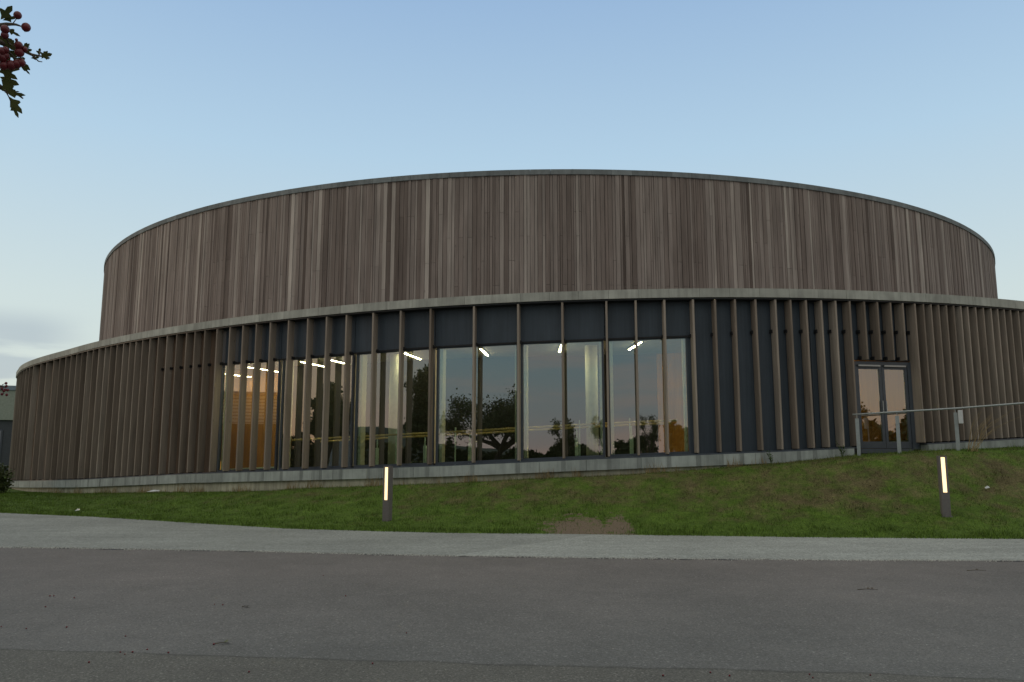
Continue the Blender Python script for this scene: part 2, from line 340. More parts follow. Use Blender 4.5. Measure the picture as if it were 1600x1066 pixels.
b_.build('ledge', mt_fascia, building); b_ = MB(); segs(b_, 282.9, 345, .80, .0, -.30, lambda p: ft(p) - .27, ft, .010, .62); b_.build('ledge', mt_fascia, building)
b_ = MB(); ringstrip(b_, 150, 277.88, -.012, -.28, lambda p: ft(p) - .255, lambda p: ft(p) - .012); b_.build('ledge_lining', mt_black, building)
b_ = MB(); ringstrip(b_, 150, 277.9, -.03, -.46, lambda p: ft(p) + .002, lambda p: ft(p) + .035); b_.build('sill', mt_frame, building); b_ = MB(); ringstrip(b_, 282.9, 345, -.03, -.46, lambda p: ft(p) + .002, lambda p: ft(p) + .035); b_.build('sill', mt_frame, building)
b_ = MB(); segs(b_, 150, 345, 1.5, -.09, -.40, lambda p: interp(p, GW) - .5, lambda p: ft(p) - .272, .004); b_.build('plinth', mt_plinth, building)
# backing walls between the fins
b_ = MB(); ringstrip(b_, 150, 230.98, -.36, -.50, lambda p: ft(p) + .036, Z_BAND + .02); b_.build('timber_wall', mt_wall, building); b_ = MB(); ringstrip(b_, 283.3, 345, -.36, -.50, lambda p: ft(p) + .036, Z_BAND + .02); b_.build('timber_wall', mt_wall, building)
def panel(p0, p1, z0, z1, off=-.33):
    b_ = MB(); ringstrip(b_, p0, p1 - .04, off, off - .12, z0, z1, .5); return b_.build('wall_panel', mt_panel, building)
SEC = [(231.59, 237.85), (238.10, 244.60), (244.81, 250.88), (251.07, 256.83), (256.95, 262.41), (262.61, 267.78)]
panel(231.0, 231.40, lambda p: ft(p) + .036, Z_BAND + .02)
bounds = [231.40] + [(SEC[i][1] + SEC[i + 1][0]) / 2 for i in range(5)] + [267.78]
for i in range(6): panel(bounds[i], bounds[i + 1], lambda p: hd(p) + .03, Z_BAND + .02)
for p0, p1 in ((267.74, 270.6), (270.6, 273.2), (273.2, 275.7), (275.7, 278.36)): panel(p0, p1, lambda p: ft(p) + .036, Z_BAND + .02)
panel(278.36, 280.6, 4.02, Z_BAND + .02); panel(280.6, 282.86, 4.02, Z_BAND + .02); panel(282.86, 283.3, lambda p: ft(p) + .036, Z_BAND + .02)
# black fixing rail that the fins are clipped to
b_ = MB(); ringstrip(b_, 231.2, 267.98, -.285, -.325, lambda p: hd(p) - .015, lambda p: hd(p) + .02); b_.build('fixing_rail', mt_black, building)

# windows
def frame_bar(mb, A, B, n, zA0, zA1, zB0, zB1, d0, d1):
    a0, a1, b0, b1 = A + n * d0, A + n * d1, B + n * d0, B + n * d1
    mb.hexa([(*a0, zA0), (*b0, zB0), (*b1, zB0), (*a1, zA0)], [(*a0, zA1), (*b0, zB1), (*b1, zB1), (*a1, zA1)])
for i, (p0, p1) in enumerate(SEC):
    A, B = P(p0, -.38)[0], P(p1, -.38)[0]; t = (B - A).normalized(); n = Vector((t.y, -t.x)); Lw = (B - A).length
    zb = lambda s: ft(p0 + (p1 - p0) * s / Lw) + .036; zt = lambda s: hd(p0 + (p1 - p0) * s / Lw) + .02
    win = MB(); 
    bw = .06; e = .002
    def bar(s0, s1, f0, f1, d0=.035, d1=-.05): frame_bar(win, A + t * s0, A + t * s1, n, f0(s0), f1(s0), f0(s1), f1(s1), d0, d1)
    bar(0, Lw, zb, lambda s: zb(s) + .07); bar(0, Lw, lambda s: zt(s) - .06, zt)
    bar(0, bw, lambda s: zb(s) + .072, lambda s: zt(s) - .062); bar(Lw - bw, Lw, lambda s: zb(s) + .072, lambda s: zt(s) - .062)
    W = win.build('window', mt_frame, building)
    mid = .5 * Lw
    g = MB(); q = [(A + t * .05, zb(.05) + .06), (A + t * (Lw - .05), zb(Lw) + .06)]
    g.add([(*q[0][0], q[0][1]), (*q[1][0], q[1][1]), (*q[1][0], zt(Lw) - .05), (*q[0][0], zt(0) - .05)], [(0, 1, 2, 3)])
    g.build('pane', mt_glass, W)
    j = MB(); frame_bar(j, A + t * .07, A + t * .15, n, zb(0) + .05, zt(0) - .05, zb(0) + .05, zt(0) - .05, -.06, -.30)
    j.build('inner_jamb', mt_white, W); j = MB(); frame_bar(j, A + t * (Lw - .13), A + t * (Lw - .07), n, zb(Lw) + .05, zt(Lw) - .05, zb(Lw) + .05, zt(Lw) - .05, -.06, -.30)
    j.build('inner_jamb', mt_white, W)

# double door
A, B = P(278.42, -.30)[0], P(282.80, -.30)[0]; t = (B - A).normalized(); n = Vector((t.y, -t.x)); Lw = (B - A).length; ZD0, ZD1 = 1.70, 3.98
def dbar(mb, s0, s1, z0, z1, d0, d1): frame_bar(mb, A + t * s0, A + t * s1, n, z0, z1, z0, z1, d0, d1)
d_ = MB(); dbar(d_, 0, .07, ZD0, ZD1, .04, -.10); dbar(d_, Lw - .20, Lw, ZD0, ZD1, .04, -.10); dbar(d_, .072, Lw - .202, ZD1 - .10, ZD1, .04, -.10); dbar(d_, .072, Lw - .202, ZD0 - .1, ZD0 + .02, .05, -.10)
door = d_.build('door', mt_frame, building)
dm = (Lw - .13) / 2
for s0, s1 in ((.08, dm - .006 + .0), (dm + .006, Lw - .21)):
    l = MB(); dbar(l, s0, s0 + .075, ZD0 + .03, ZD1 - .11, .02, -.05); dbar(l, s1 - .075, s1, ZD0 + .03, ZD1 - .11, .02, -.05)
    dbar(l, s0 + .077, s1 - .077, ZD0 + .03, ZD0 + .20, .02, -.05); dbar(l, s0 + .077, s1 - .077, ZD1 - .20, ZD1 - .11, .02, -.05)
    l.build('door_leaf', mt_frame, door)
    g = MB(); a, c = A + t * (s0 + .07), A + t * (s1 - .07)
    g.add([(*a, ZD0 + .19), (*c, ZD0 + .19), (*c, ZD1 - .19), (*a, ZD1 - .19)], [(0, 1, 2, 3)]); g.build('glass', mt_glass, door)
    k = MB(); dbar(k, s0 + .05, s1 - .05, ZD1 - .135, ZD1 - .095, .075, .042); k.build('drip_bar', mt_steel, door)
for s in (dm - .05, dm + .05):
    k = MB(); c = A + t * s + n * .07; k.tube([(*c, 2.65), (*c, 2.95)], .012); k.build('handle', mt_steel, door)

# fins: (angle on the plan, depth); four above the door stop short
for ph in FINS:
    p, n, t = P(ph, -.035)
    dep = .235 if ph < 262 else interp(ph, [(262, .25), (278, .27), (279, .27), (283, .27), (290, .24)])
    th = .052; yaw = random.gauss(0, R(1.2)) + R(interp(ph, [(244, 0), (254, 3.5), (262, 0), (268, 4), (277, 10), (283, 14), (292, 8)]))
    n2 = Vector((n.x * math.cos(yaw) - n.y * math.sin(yaw), n.x * math.sin(yaw) + n.y * math.cos(yaw))); t2 = Vector((-n2.y, n2.x))
    short = 278.9 < ph < 282.2
    z0 = 4.0 + .0 if short else ft(ph) + .06; z1 = Z_BAND - .05
    lean = random.gauss(0, .006)
    q = [p - t2 * th / 2, p - t2 * th / 2 - n2 * dep, p + t2 * th / 2 - n2 * dep, p + t2 * th / 2]
    sh = t2 * lean
    mb = MB(); mb.hexa([(*(a + sh), z0 + random.uniform(-.008, .008) * 0) for a in q][::-1], [(*a, z1) for a in q][::-1])
    f = mb.build('fin', mt_fin, building, bevel=.004)
    zs = [hd(ph) - .0] + ([4.06] if short else [])
    for z in (zs if 224 < ph < 283 else []):
        c2 = p - n2 * (dep - .03) + t2 * (th / 2 + .017) * (1 if ph < 262 else -1); k = MB(); k.box((*c2, z), (.036, .11, .085), math.atan2(n2.y, n2.x) - R(90)); k.build('bracket', mt_black, f)
    if not short:
        c3 = p - n2 * dep * .5; k = MB(); k.box((*c3, ft(ph) + .047), (.03, dep * .6, .026), math.atan2(n2.y, n2.x) - R(90)); k.build('foot_shoe', mt_black, f)

# drum
mb = MB(); a = -math.pi; 
while a < math.pi - .002:
    wd = random.choice([.075, .075, .10, .10, .145, .145, .145]) ; da = wd / DR; g = .012 / DR
    e = random.choice([0, 0, 0, .012, .02]); a1 = min(a + da - g, math.pi)
    r0 = DR + .02 + e; r1 = DR - .02
    tone = min(1, max(0, random.gauss(.50, .19)))
    if random.random() < .05: tone = min(.9, tone + .18)
    q = lambda r, an, z: (DC.x + r * math.cos(an), DC.y + r * math.sin(an), z)
    jz = random.choice([6.9, 7.7, 8.5, 9.3]); zz = [(5.6, D_TOP - .17)] if random.random() < .35 else [(5.6, jz - .004), (jz + .004, D_TOP - .17)]
    for z0, z1 in zz:
        tone = min(1, max(0, tone + random.gauss(0, .05)))
        mb.hexa([q(r1, a, z0), q(r0, a, z0), q(r0, a1, z0), q(r1, a1, z0)], [q(r1, a, z1), q(r0, a, z1), q(r0, a1, z1), q(r1, a1, z1)], tone)
    a += da
mb.build('drum_cladding', mt_board, building)
def ringwall(mb, r0, r1, z0, z1, a0=-math.pi, a1=math.pi, n=180, tone=.5):
    q = lambda r, an, z: (DC.x + r * math.cos(an), DC.y + r * math.sin(an), z)
    for i in range(n):
        p, s_ = a0 + (a1 - a0) * i / n, a0 + (a1 - a0) * (i + 1) / n
        mb.hexa([q(r1, p, z0), q(r0, p, z0), q(r0, s_, z0), q(r1, s_, z0)], [q(r1, p, z1), q(r0, p, z1), q(r0, s_, z1), q(r1, s_, z1)], tone)
mb = MB(); ringwall(mb, DR - .022, DR - .2, 5.5, D_TOP - .2); mb.build('drum_core', mt_black, building)
mb = MB(); a = -math.pi; q = lambda r, an, z: (DC.x + r * math.cos(an), DC.y + r * math.sin(an), z)
while a < math.pi - .01:
    a1 = a + .66 / DR; g = .006 / DR; r0 = DR + .065 + random.uniform(0, .004)
    mb.hexa([q(DR - .3, a, D_TOP - .17), q(r0, a, D_TOP - .17), q(r0, a1 - g, D_TOP - .17), q(DR - .3, a1 - g, D_TOP - .17)], [q(DR - .3, a, D_TOP + .02), q(r0, a, D_TOP), q(r0, a1 - g, D_TOP), q(DR - .3, a1 - g, D_TOP + .02)], random.random()); a = a1
mb.build('coping', mt_coping, building)
mb = MB(); n = 96; mb.add([q(DR - .25, 2 * math.pi * i / n, D_TOP - .05) for i in range(n)], [tuple(range(n))]); mb.build('drum_roof', mt_roof, building)

# inside: hall wall, floor ramp, ceiling, columns, lamps, handrails
zin0, zin1 = -.2, 5.5
def inner(a0, a1, mat, name):   # angle from the drum centre, 0 = towards the viewer, positive = right
    mb = MB(); ringwall(mb, DR - .03, DR - .2, zin0, zin1, R(-90 + a0), R(-90 + a1), max(2, int(a1 - a0))); return mb.build(name, mat, building)
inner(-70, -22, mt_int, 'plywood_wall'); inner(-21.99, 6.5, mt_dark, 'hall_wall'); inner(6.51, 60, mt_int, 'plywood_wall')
mb = MB()
for i in range(40):
    def sk(a): c_ = math.cos(R(-90 + a)); s_ = math.sin(R(-90 + a)); ph_ = math.degrees(math.atan2(DC.y + DR * s_ - CY, DC.x + DR * c_ - CX)) % 360; return [(DC.x + r_ * c_, DC.y + r_ * s_) for r_ in (DR - .02, DR + .03)], ft(ph_) + .02
    (a0_, b0_), z_a = sk(-62 + i); (a1_, b1_), z_b = sk(-61 + i)
    mb.hexa([(*a0_, z_a), (*b0_, z_a), (*b1_, z_b), (*a1_, z_b)], [(*a0_, z_a + .17), (*b0_, z_a + .17), (*b1_, z_b + .17), (*a1_, z_b + .17)])
mb.build('skirting', mt_glassplate, building)
def deck(name, zf, mat, p0=150, p1=345):
    mb = MB(); vs = []; n = int(p1 - p0)
    for i in range(n + 1):
        ph = p0 + i; p = P(ph, -.47)[0]; q_ = DC + (p - DC).normalized() * (DR - .05); vs += [(*p, zf(ph)), (*q_, zf(ph))]
    mb.add(vs, [(2 * i, 2 * i + 2, 2 * i + 3, 2 * i + 1) for i in range(n)]); return mb.build(name, mat, building)
deck('corridor_floor', lambda p: ft(p) + .02, mt_floor); deck('corridor_ceiling', lambda p: hd(p) + .10, mt_ceil)
def at_az(az, d): return Vector((math.sin(R(az)) * d, math.cos(R(az)) * d))
for az, d, ph in ((-8.36, 24.0, 248.6), (5.72, 22.6, 261.6)):
    c = at_az(az, d); mb = MB(); mb.tube([(*c, ft(ph)), (*c, hd(ph) + .12)], .175, 24); mb.build('column', mt_white, building, True)
for az, el, ph in ((-19.35, .0968, 233.98), (-17.32, .1042, 237.2), (-13.99, .1122, 241.9), (-12.41, .1165, 243.9), (-7.16, .1253, 249.7), (-2.0, .1311, 254.7), (3.53, .1358, 259.7), (8.86, .1377, 264.4), (0, 0, 226), (0, 0, 271), (0, 0, 276.5), (0, 0, 281), (0, 0, 286), (-4.0, 0, 277), (-4.3, 0, 281), (-4.5, 0, 285)):  # entries without elevation: unseen fill lamps, added to brighten the plywood behind the door
    z = hd(ph) + .06
    if el:
        d = (z - EYE) / el; c = at_az(az, d)
        while (c - DC).length - DR < .95: d -= .05; c = at_az(az, d)      # keep the fitting between glass and hall wall
        z = EYE + el * d
    else: c = P(ph, az or -1.7)[0]
    r = (DC - c).normalized(); rz = math.atan2(r.y, r.x)
    mb = MB(); mb.box((*c, z + .02), (1.6, .09, .03), rz); L_ = mb.build('ceiling_or_fill_light', mt_white, building)
    mb = MB(); mb.box((*c, z - .004), (1.56, .045, .012), rz); mb.build('light_tube', mt_tube, L_)
def handrail(off, h, name, posts, plates, mat):
    mb = MB(); pts = [(*P(p, off)[0], ft(p) + .02 + h) for p in np.arange(238.4, 267.2, .7)]
    mb.tube(pts, .03, 8); hr = mb.build(name, mat, building)
    for p in posts:
        c, n, t = P(p, off); z = ft(p) + .02; k = MB(); k.box((*c, z + (h + .12) / 2), (.03, .03, h + .12), math.atan2(t.y, t.x)); k.build('post', mt_glassplate, hr)
    for p in plates:
        c, n, t = P(p, off); z = ft(p) + .02; k = MB(); k.box((*c, z + .30), (.10, .03, .60), math.atan2(t.y, t.x)); k.box((*c, z + h * .5 + .3), (.035, .02, h - .60), math.atan2(t.y, t.x)); k.build('post', mt_glassplate, hr)
handrail(-.75, .90, 'handrail', [247.6, 252.1, 257.0, 260.7, 264.0], [], mt_rail)
handrail(-2.0, .88, 'handrail', [], [238.9, 244.0, 248.3, 252.0, 256.0, 260.2, 264.2], mt_rail)

amb = empty('amber_lantern', (*at_az(-19.80, 27.3), ft(233)), 'tiny amber lantern glowing on the corridor floor behind the leftmost window', 'lantern')
c = at_az(-19.80, 27.3)
mb = MB(); mb.tube([(*c, ft(233) + .02), (*c, ft(233) + .05), (*c, ft(233) + .26), (*c, ft(233) + .38), (*c, ft(233) + .46)], [.08, .06, .055, .03, .02], 12); mb.build('lantern_glass', mt_amber, amb, True)
mb = MB(); mb.tube([(*c, ft(233) + .0), (*c, ft(233) + .03)], .085, 12); mb.build('lantern_base', mt_black, amb)

# ------------------------------------------------------------------ ground
EDGE = [(-60, 42), (-40, 34), (-25, 27.3), (-18, 24), (-13.78, 21.87), (-10.48, 20.4), (-8.76, 19.4), (-7.25, 18.5), (-5.94, 17.78), (-4.67, 17.05), (-2.6, 16.45), (-1.25, 16.1), (.63, 15.95), (2.47, 15.70), (5.95, 15.2), (9.36, 14.95), (14, 14.9), (25, 15.2), (60, 17)]
ROAD = [(-60, 20), (-30, 16.8), (-15, 14.7), (-8.63, 13.78), (-4.43, 13.25), (-1.96, 12.72), (1.91, 12.25), (4.7, 12.08), (7.54, 12.0), (20, 12.0), (60, 12.5)]
ye = lambda x: interp(x, EDGE); yr = lambda x: interp(x, ROAD)
RT = np.array([rr(a) for a in np.arange(0, 361, 1.0)])
def dwall(x, y):
    ph = np.degrees(np.arctan2(y - CY, x - CX)) % 360; return ph, np.hypot(x - CX, y - CY) - np.interp(ph, np.arange(0, 361, 1.0), RT)
def hz(x, y):
    x = np.asarray(x, float); y = np.asarray(y, float)
    e = np.interp(x, [a for a, _ in EDGE], [b_ for _, b_ in EDGE]); ph, dw = dwall(x, y); dw = np.maximum(dw, 0)
    ph = np.where(ph < 90, ph + 360, ph)
    zw = np.interp(ph, [90] + [a for a, _ in GW] + [450], [0] + [b_ for _, b_ in GW] + [0])
    de = np.maximum(y - e, 0); t = de / (de + dw + 1e-6)
    pl = np.interp(ph, [268, 277], [.86, .70]); ex = np.interp(ph, [268, 280], [1.75, 1.6]); u = np.clip(t / pl, 0, 1); s = np.where(u < .999, u**ex, 1); s = s * (1 - .06 * np.exp(-((u - 1) / .06)**2))
    bumps = .02 * np.sin(x * 1.3 + 1) * np.sin(y * 1.7) * np.clip(t * 3, 0, 1) * np.clip((1 - t) * 5, 0, 1)
    return .02 + zw * s + bumps
mb = MB(); mb.add([(-3000, -3000, -.06), (3000, -3000, -.06), (3000, 3000, -.06), (-3000, 3000, -.06)], [(0, 1, 2, 3)]); tag(mb.build('ground', mt_meadow), kind='structure')
# road
xs = np.concatenate([np.arange(-60, -12, 2), np.arange(-12, 12, .05), np.arange(12, 61, 2)])
vs = []; 
for x in xs: vs += [(x, -9, 0), (x, yr(x) + .10, 0)]
tag(MB().add(vs, [(2 * i, 2 * i + 2, 2 * i + 3, 2 * i + 1) for i in range(len(xs) - 1)]).build('road', mt_asph), kind='structure')
jj = lambda x: (.018 * math.sin(x * 9.1) + .02 * math.sin(x * 3.3 + 1) + .012 * math.sin(x * 23.7) + random.uniform(-.016, .016)) if abs(x) < 12 else 0
mb = MB(); vs = []
for x in xs:
    j = yr(x) + jj(x); vs += [(x, j - .0, -.002), (x, j + .02, .014), (x, ye(x) + .15, .016)]
mb.add(vs, [(3 * i + k, 3 * i + 3 + k, 3 * i + 4 + k, 3 * i + 1 + k) for i in range(len(xs) - 1) for k in (0, 1)])
tag(mb.build('path', mt_path), kind='structure')
random.seed(21); mb = MB(); x = -7.6
while x < 9.5:
    l = random.uniform(.2, .9)
    if random.random() < (.75 if x < 2 else .3):
        n_ = max(3, int(l / .08)); vs = []
        for i in range(n_ + 1):
            xx = x + l * i / n_; w_ = .045 * math.sin(math.pi * i / n_)**.5 + .003; yy = yr(xx) + jj(xx) - .05; vs += [(xx, yy - w_, .004), (xx, yy + w_ * .8, .0045)]
        mb.add(vs, [(2 * i, 2 * i + 2, 2 * i + 3, 2 * i + 1) for i in range(n_)])
    x += l + random.uniform(.02, .5)
tag(mb.build('tar_joint', plain('dark tar', (.05, .05, .055), .6, .3, 0, .3, 8)), kind='structure')
mb = MB()
for i in range(2600):
    xx = random.uniform(-12, 11); c = (xx, yr(xx) + random.gauss(-.03, .05), .006); s_ = random.uniform(.005, .013)
    mb.box(c, (s_ * 1.3, s_, s_), random.uniform(0, 3))
tag(mb.build('gravel', plain('pale gravel crumbs', (.50, .50, .46), .9, .2, 0, .3, 40)), 'loose pale gravel crumbs along the seam between path and asphalt', 'gravel', kind='stuff')
# lawn bank
xs = np.concatenate([np.arange(-60, -20, 1), np.arange(-20, 17, .10), np.arange(17, 61, 1)])
rows = np.concatenate([np.arange(0, 9, .12), np.arange(9, 20, .5), np.arange(20, 75, 3)])
gx, gr = np.meshgrid(xs, rows, indexing='ij'); gj = np.interp(gx, [a for a, _ in EDGE], [b_ for _, b_ in EDGE])
gy = gj + gr; rn = rng.uniform(-.04, .04, len(xs)); gy[:, 0] += rn * (np.abs(xs) < 20)
gz = hz(gx, gy) + rng.uniform(-.008, .008, gx.shape); gz[:, 0] = .0; gz[:, 1] = np.maximum(gz[:, 1], .03)
nx, nr = gx.shape; idx = np.arange(nx * nr).reshape(nx, nr)
fs = np.stack([idx[:-1, :-1], idx[1:, :-1], idx[1:, 1:], idx[:-1, 1:]], -1).reshape(-1, 4)
def npmesh(name, v, f, mat, tone=None, smooth=False):
    k = f.shape[1]; me = bpy.data.meshes.new(name); me.vertices.add(len(v)); me.vertices.foreach_set('co', v.astype(np.float32).ravel())
    me.loops.add(f.size); me.loops.foreach_set('vertex_index', f.astype(np.int32).ravel()); me.polygons.add(len(f)); me.polygons.foreach_set('loop_start', np.arange(0, f.size, k, dtype=np.int32))
    if smooth: me.polygons.foreach_set('use_smooth', np.ones(len(f), bool))
    me.update(calc_edges=True)
    if tone is not None:
        a = me.attributes.new('tone', 'FLOAT', 'FACE'); a.data.foreach_set('value', tone.astype(np.float32))
    me.materials.append(mat); o = bpy.data.objects.new(name, me); C.objects.link(o); return o
tag(npmesh('lawn', np.stack([gx, gy, gz], -1).reshape(-1, 3), fs, mt_lawn, smooth=True), kind='structure')
# grass blades
def field(n, x0, x1, hmin, hmax, wid, lean):
    x = rng.uniform(x0, x1, n); e = np.interp(x, [a for a, _ in EDGE], [b_ for _, b_ in EDGE]); d = rng.uniform(0, 1, n)**1.25 * 8.5 + rng.normal(0, .03, n) - .01; y = e + d
    ph, dw = dwall(x, y); keep = (dw > -.05)
    # worn soil beside the path has little grass
    s1 = np.hypot((x - 1.35) / .72, (y - 16.3) / 1.15); s2 = np.hypot((x - 2.15) / .30, (y - 16.4) / .85)
    keep &= ~((np.minimum(s1, s2) + rng.normal(0, .24, n)) < .95) | (rng.random(n) < .06)
    cl = np.sin(x * 5.1 + np.sin(y * 4.3)) * np.sin(y * 6.2 + np.sin(x * 3.7)); keep &= rng.random(n) < .75 + .25 * cl
    x, y, d, cl = x[keep], y[keep], d[keep], cl[keep]; z = hz(x, y) - .01; m = len(x)
    h = rng.uniform(hmin, hmax, m) * (1 + .35 * cl) * np.where(d < .5, 1.35, 1.0)
    a = rng.uniform(0, 2 * np.pi, m); ux, uy = np.cos(a) * wid / 2, np.sin(a) * wid / 2; la = rng.uniform(0, 2 * np.pi, m); lx, ly = np.cos(la) * h * lean * rng.random(m), np.sin(la) * h * lean * rng.random(m)
    v = np.stack([np.stack([x - ux, y - uy, z], -1), np.stack([x + ux, y + uy, z], -1), np.stack([x + lx, y + ly, z + h], -1)], 1).reshape(-1, 3)
    return v, np.arange(m * 3).reshape(m, 3), rng.random(m)
v, f, t_ = field(300000, -22, 16, .025, .065, .010, .9)
v2, f2, t2_ = field(60000, -22, 16, .05, .13, .014, .8)
cl = np.sin(v2[::3, 0] * 2.7 + 2 * np.sin(v2[::3, 1] * 1.9)) * np.sin(v2[::3, 1] * 3.1 + 1.5 * np.sin(v2[::3, 0] * 2.3)); kp = cl + rng.normal(0, .25, len(cl)) > .45
v2 = v2.reshape(-1, 3, 3)[kp].reshape(-1, 3); v = np.concatenate([v, v2]); f = np.arange(len(v)).reshape(-1, 3); t_ = np.concatenate([t_, t2_[kp] * .8])
tag(npmesh('grass', v, f, mt_blade, t_), 'short mown green grass with dry patches on the bank below the hall', 'grass', kind='stuff')
# dry tall grass along the plinth
vv = []; ff = []; k = 0
for ph in np.arange(206, 272, .02):
    dens = .10 + .9 * (math.sin(ph * 1.9) * math.sin(ph * .83 + 1) > .35)
    if random.random() > dens: continue
    p, n, _t = P(ph, random.uniform(-.06, .22)); z = float(hz(p.x, p.y)); h = random.uniform(.08, .34) * (.55 + .45 * dens); a = random.uniform(0, 6.28); wd = .009
    lx, ly = random.gauss(0, .3) * h, random.gauss(0, .3) * h
    vv += [(p.x - wd * math.cos(a), p.y - wd * math.sin(a), z - .02), (p.x + wd * math.cos(a), p.y + wd * math.sin(a), z - .02), (p.x + lx, p.y + ly, z + h)]; ff.append((k, k + 1, k + 2)); k += 3
tag(npmesh('dry_grass', np.array(vv), np.array(ff), mt_straw), 'thin straw coloured tall grass along the foot of the concrete plinth', 'dry grass', kind='stuff')

# ------------------------------------------------------------------ bollard lights
def drop(az, el):         # where a ray from the viewer's eye meets the bank
    for d in np.arange(16, 26, .02):
        c = at_az(az, d)
        if EYE + el * d <= float(hz(c.x, c.y)): return c, d
    return at_az(az, 19.3), 19.3
def bollard(az, el, rz, label, side):
    c, d = drop(az, el); z = float(hz(c.x, c.y)) - .02; H = 1.20
    e = empty('bollard_light', (c.x, c.y, z), label, 'bollard light', 'lit bollards on the grass bank')
    u = Vector((math.cos(rz), math.sin(rz))); v_ = Vector((-u.y, u.x))      # v_ away from the viewer
    def bx(mb, a, b__, z_, s): cc = c + u * a + v_ * b__; mb.box((cc.x, cc.y, z + z_), s, rz)
    mb = MB(); bx(mb, 0, 0, .225, (.155, .155, .45)); bx(mb, 0, .04, .815, (.155, .075, .73)); bx(mb, -.0575, -.04, .815, (.04, .08, .73)); bx(mb, .0575, -.04, .815, (.04, .08, .73)); bx(mb, 0, 0, 1.19, (.155, .155, .02)); bx(mb, 0, -.04, .457, (.074, .07, .014)); mb.build('post', mt_boll, e, bevel=.003)
    mb = MB(); bx(mb, 0, -.035, .82, (.073, .075, .70)); mb.build('light_panel', mt_boltube, e)
    mb = MB(); bx(mb, 0, 0, -.02, (.20, .20, .05)); mb.build('foot_plate', mt_boll, e)
    return e, c, d
e1, c1, d1 = bollard(-8.72, -.0766, R(-22), 'square bollard light glowing warm on the lower grass below the wide central windows', 1)
e2, c2, d2 = bollard(28.09, -.0622, R(-14), 'square bollard light glowing warm on the dry grass slope near the double door', -1)
print('BOLL', c1, d1, c2, d2)

# ------------------------------------------------------------------ railing by the door
rl = empty('railing', (*at_az(23.3, 21.4), 1.6), 'galvanised steel railing with flat posts on the bank in front of the double door', 'railing')
rp = [(23.09, 21.6, .0485), (25.7, 21.7, .0506), (29.2, 22.0, .0530), (32.7, 22.3, .0565), (36.5, 22.6, .060), (41, 23.5, .064)]
pts = [(*at_az(a, d), EYE + e * d) for a, d, e in rp]
mb = MB(); mb.tube(pts, .023, 10); mb.build('handrail', mt_galv, rl, True)
for a, d, e in ((23.34, 21.6, .0487), (25.73, 21.7, .0506), (29.05, 22.0, .0530), (34.2, 22.4, .0578), (39.5, 23.2, .0628)):
    c = at_az(a, d); zb = float(hz(c.x, c.y)); zt = EYE + e * d; mb = MB(); mb.box((*c, (zb + zt - .10) / 2 - .02), (.085, .014, zt - .10 - zb + .04), R(-a)); mb.tube([(*c, zt - .12), (*c, zt - .01)], .009, 8); mb.build('post', mt_galv, rl)
c = at_az(29.31, 21.92); bx_ = MB(); bx_.box((*c, EYE + .0435 * 21.9), (.10, .07, .32), R(-29)); o = bx_.build('junction_box', mt_pbox, bevel=.01); tag(o, 'small pale grey box fixed to the third railing post', 'junction box')
# tall dry stalks beside the post
mb = MB(); c0 = at_az(29.75, 21.8); z0 = float(hz(c0.x, c0.y))
for i in range(16):
    a = random.gauss(.55, .35); h = random.uniform(.5, 1.15); r0 = random.uniform(-.12, .12)
    pts = [(c0.x + r0, c0.y + random.uniform(-.05, .05), z0 - .02), (c0.x + r0 + a * h * .4, c0.y, z0 + h * .6), (c0.x + r0 + a * h * .95, c0.y, z0 + h * .97)]; mb.tube(pts, [.006, .004, .002], 4)
tag(mb.build('dry_stalks', mt_straw), 'clump of tall bent straw stalks beside the third railing post', 'dry plant')
def weed(ph, off, h, n, label):
    p, nn_, _ = P(ph, off); z = float(hz(p.x, p.y)); e = empty('weed_plant', (p.x, p.y, z), label, 'weed', 'weeds at the foot of the wall'); st = MB(); lf = MB()
    for i in range(n):
        a = random.uniform(0, 6.28); l = random.uniform(.5, 1) * h; dx, dy = math.cos(a) * l * .35, math.sin(a) * l * .35
        st.tube([(p.x, p.y, z - .02), (p.x + dx * .4, p.y + dy * .4, z + l * .5), (p.x + dx, p.y + dy, z + l)], [.005, .004, .002], 4)
        for k in range(9):
            s = .25 + .75 * k / 8; q_ = Vector((p.x + dx * s, p.y + dy * s, z + l * s)); d = Vector((random.gauss(0, 1), random.gauss(0, 1), random.gauss(.3, .5))).normalized(); u = d.cross(Vector((0, 0, 1))).normalized() * .016
            lf.add([q_, q_ + d * .04 + u, q_ + d * .085, q_ + d * .04 - u], [(0, 1, 2, 3)])
    st.build('stem', mt_weed, e); lf.build('leaf_cluster', mt_weed, e)
weed(272.3, .18, .38, 5, 'small leafy weed at the ledge left of the door, the one nearer the wide windows')
weed(276.7, .20, .42, 6, 'bushy green weed against the ledge just left of the double door')

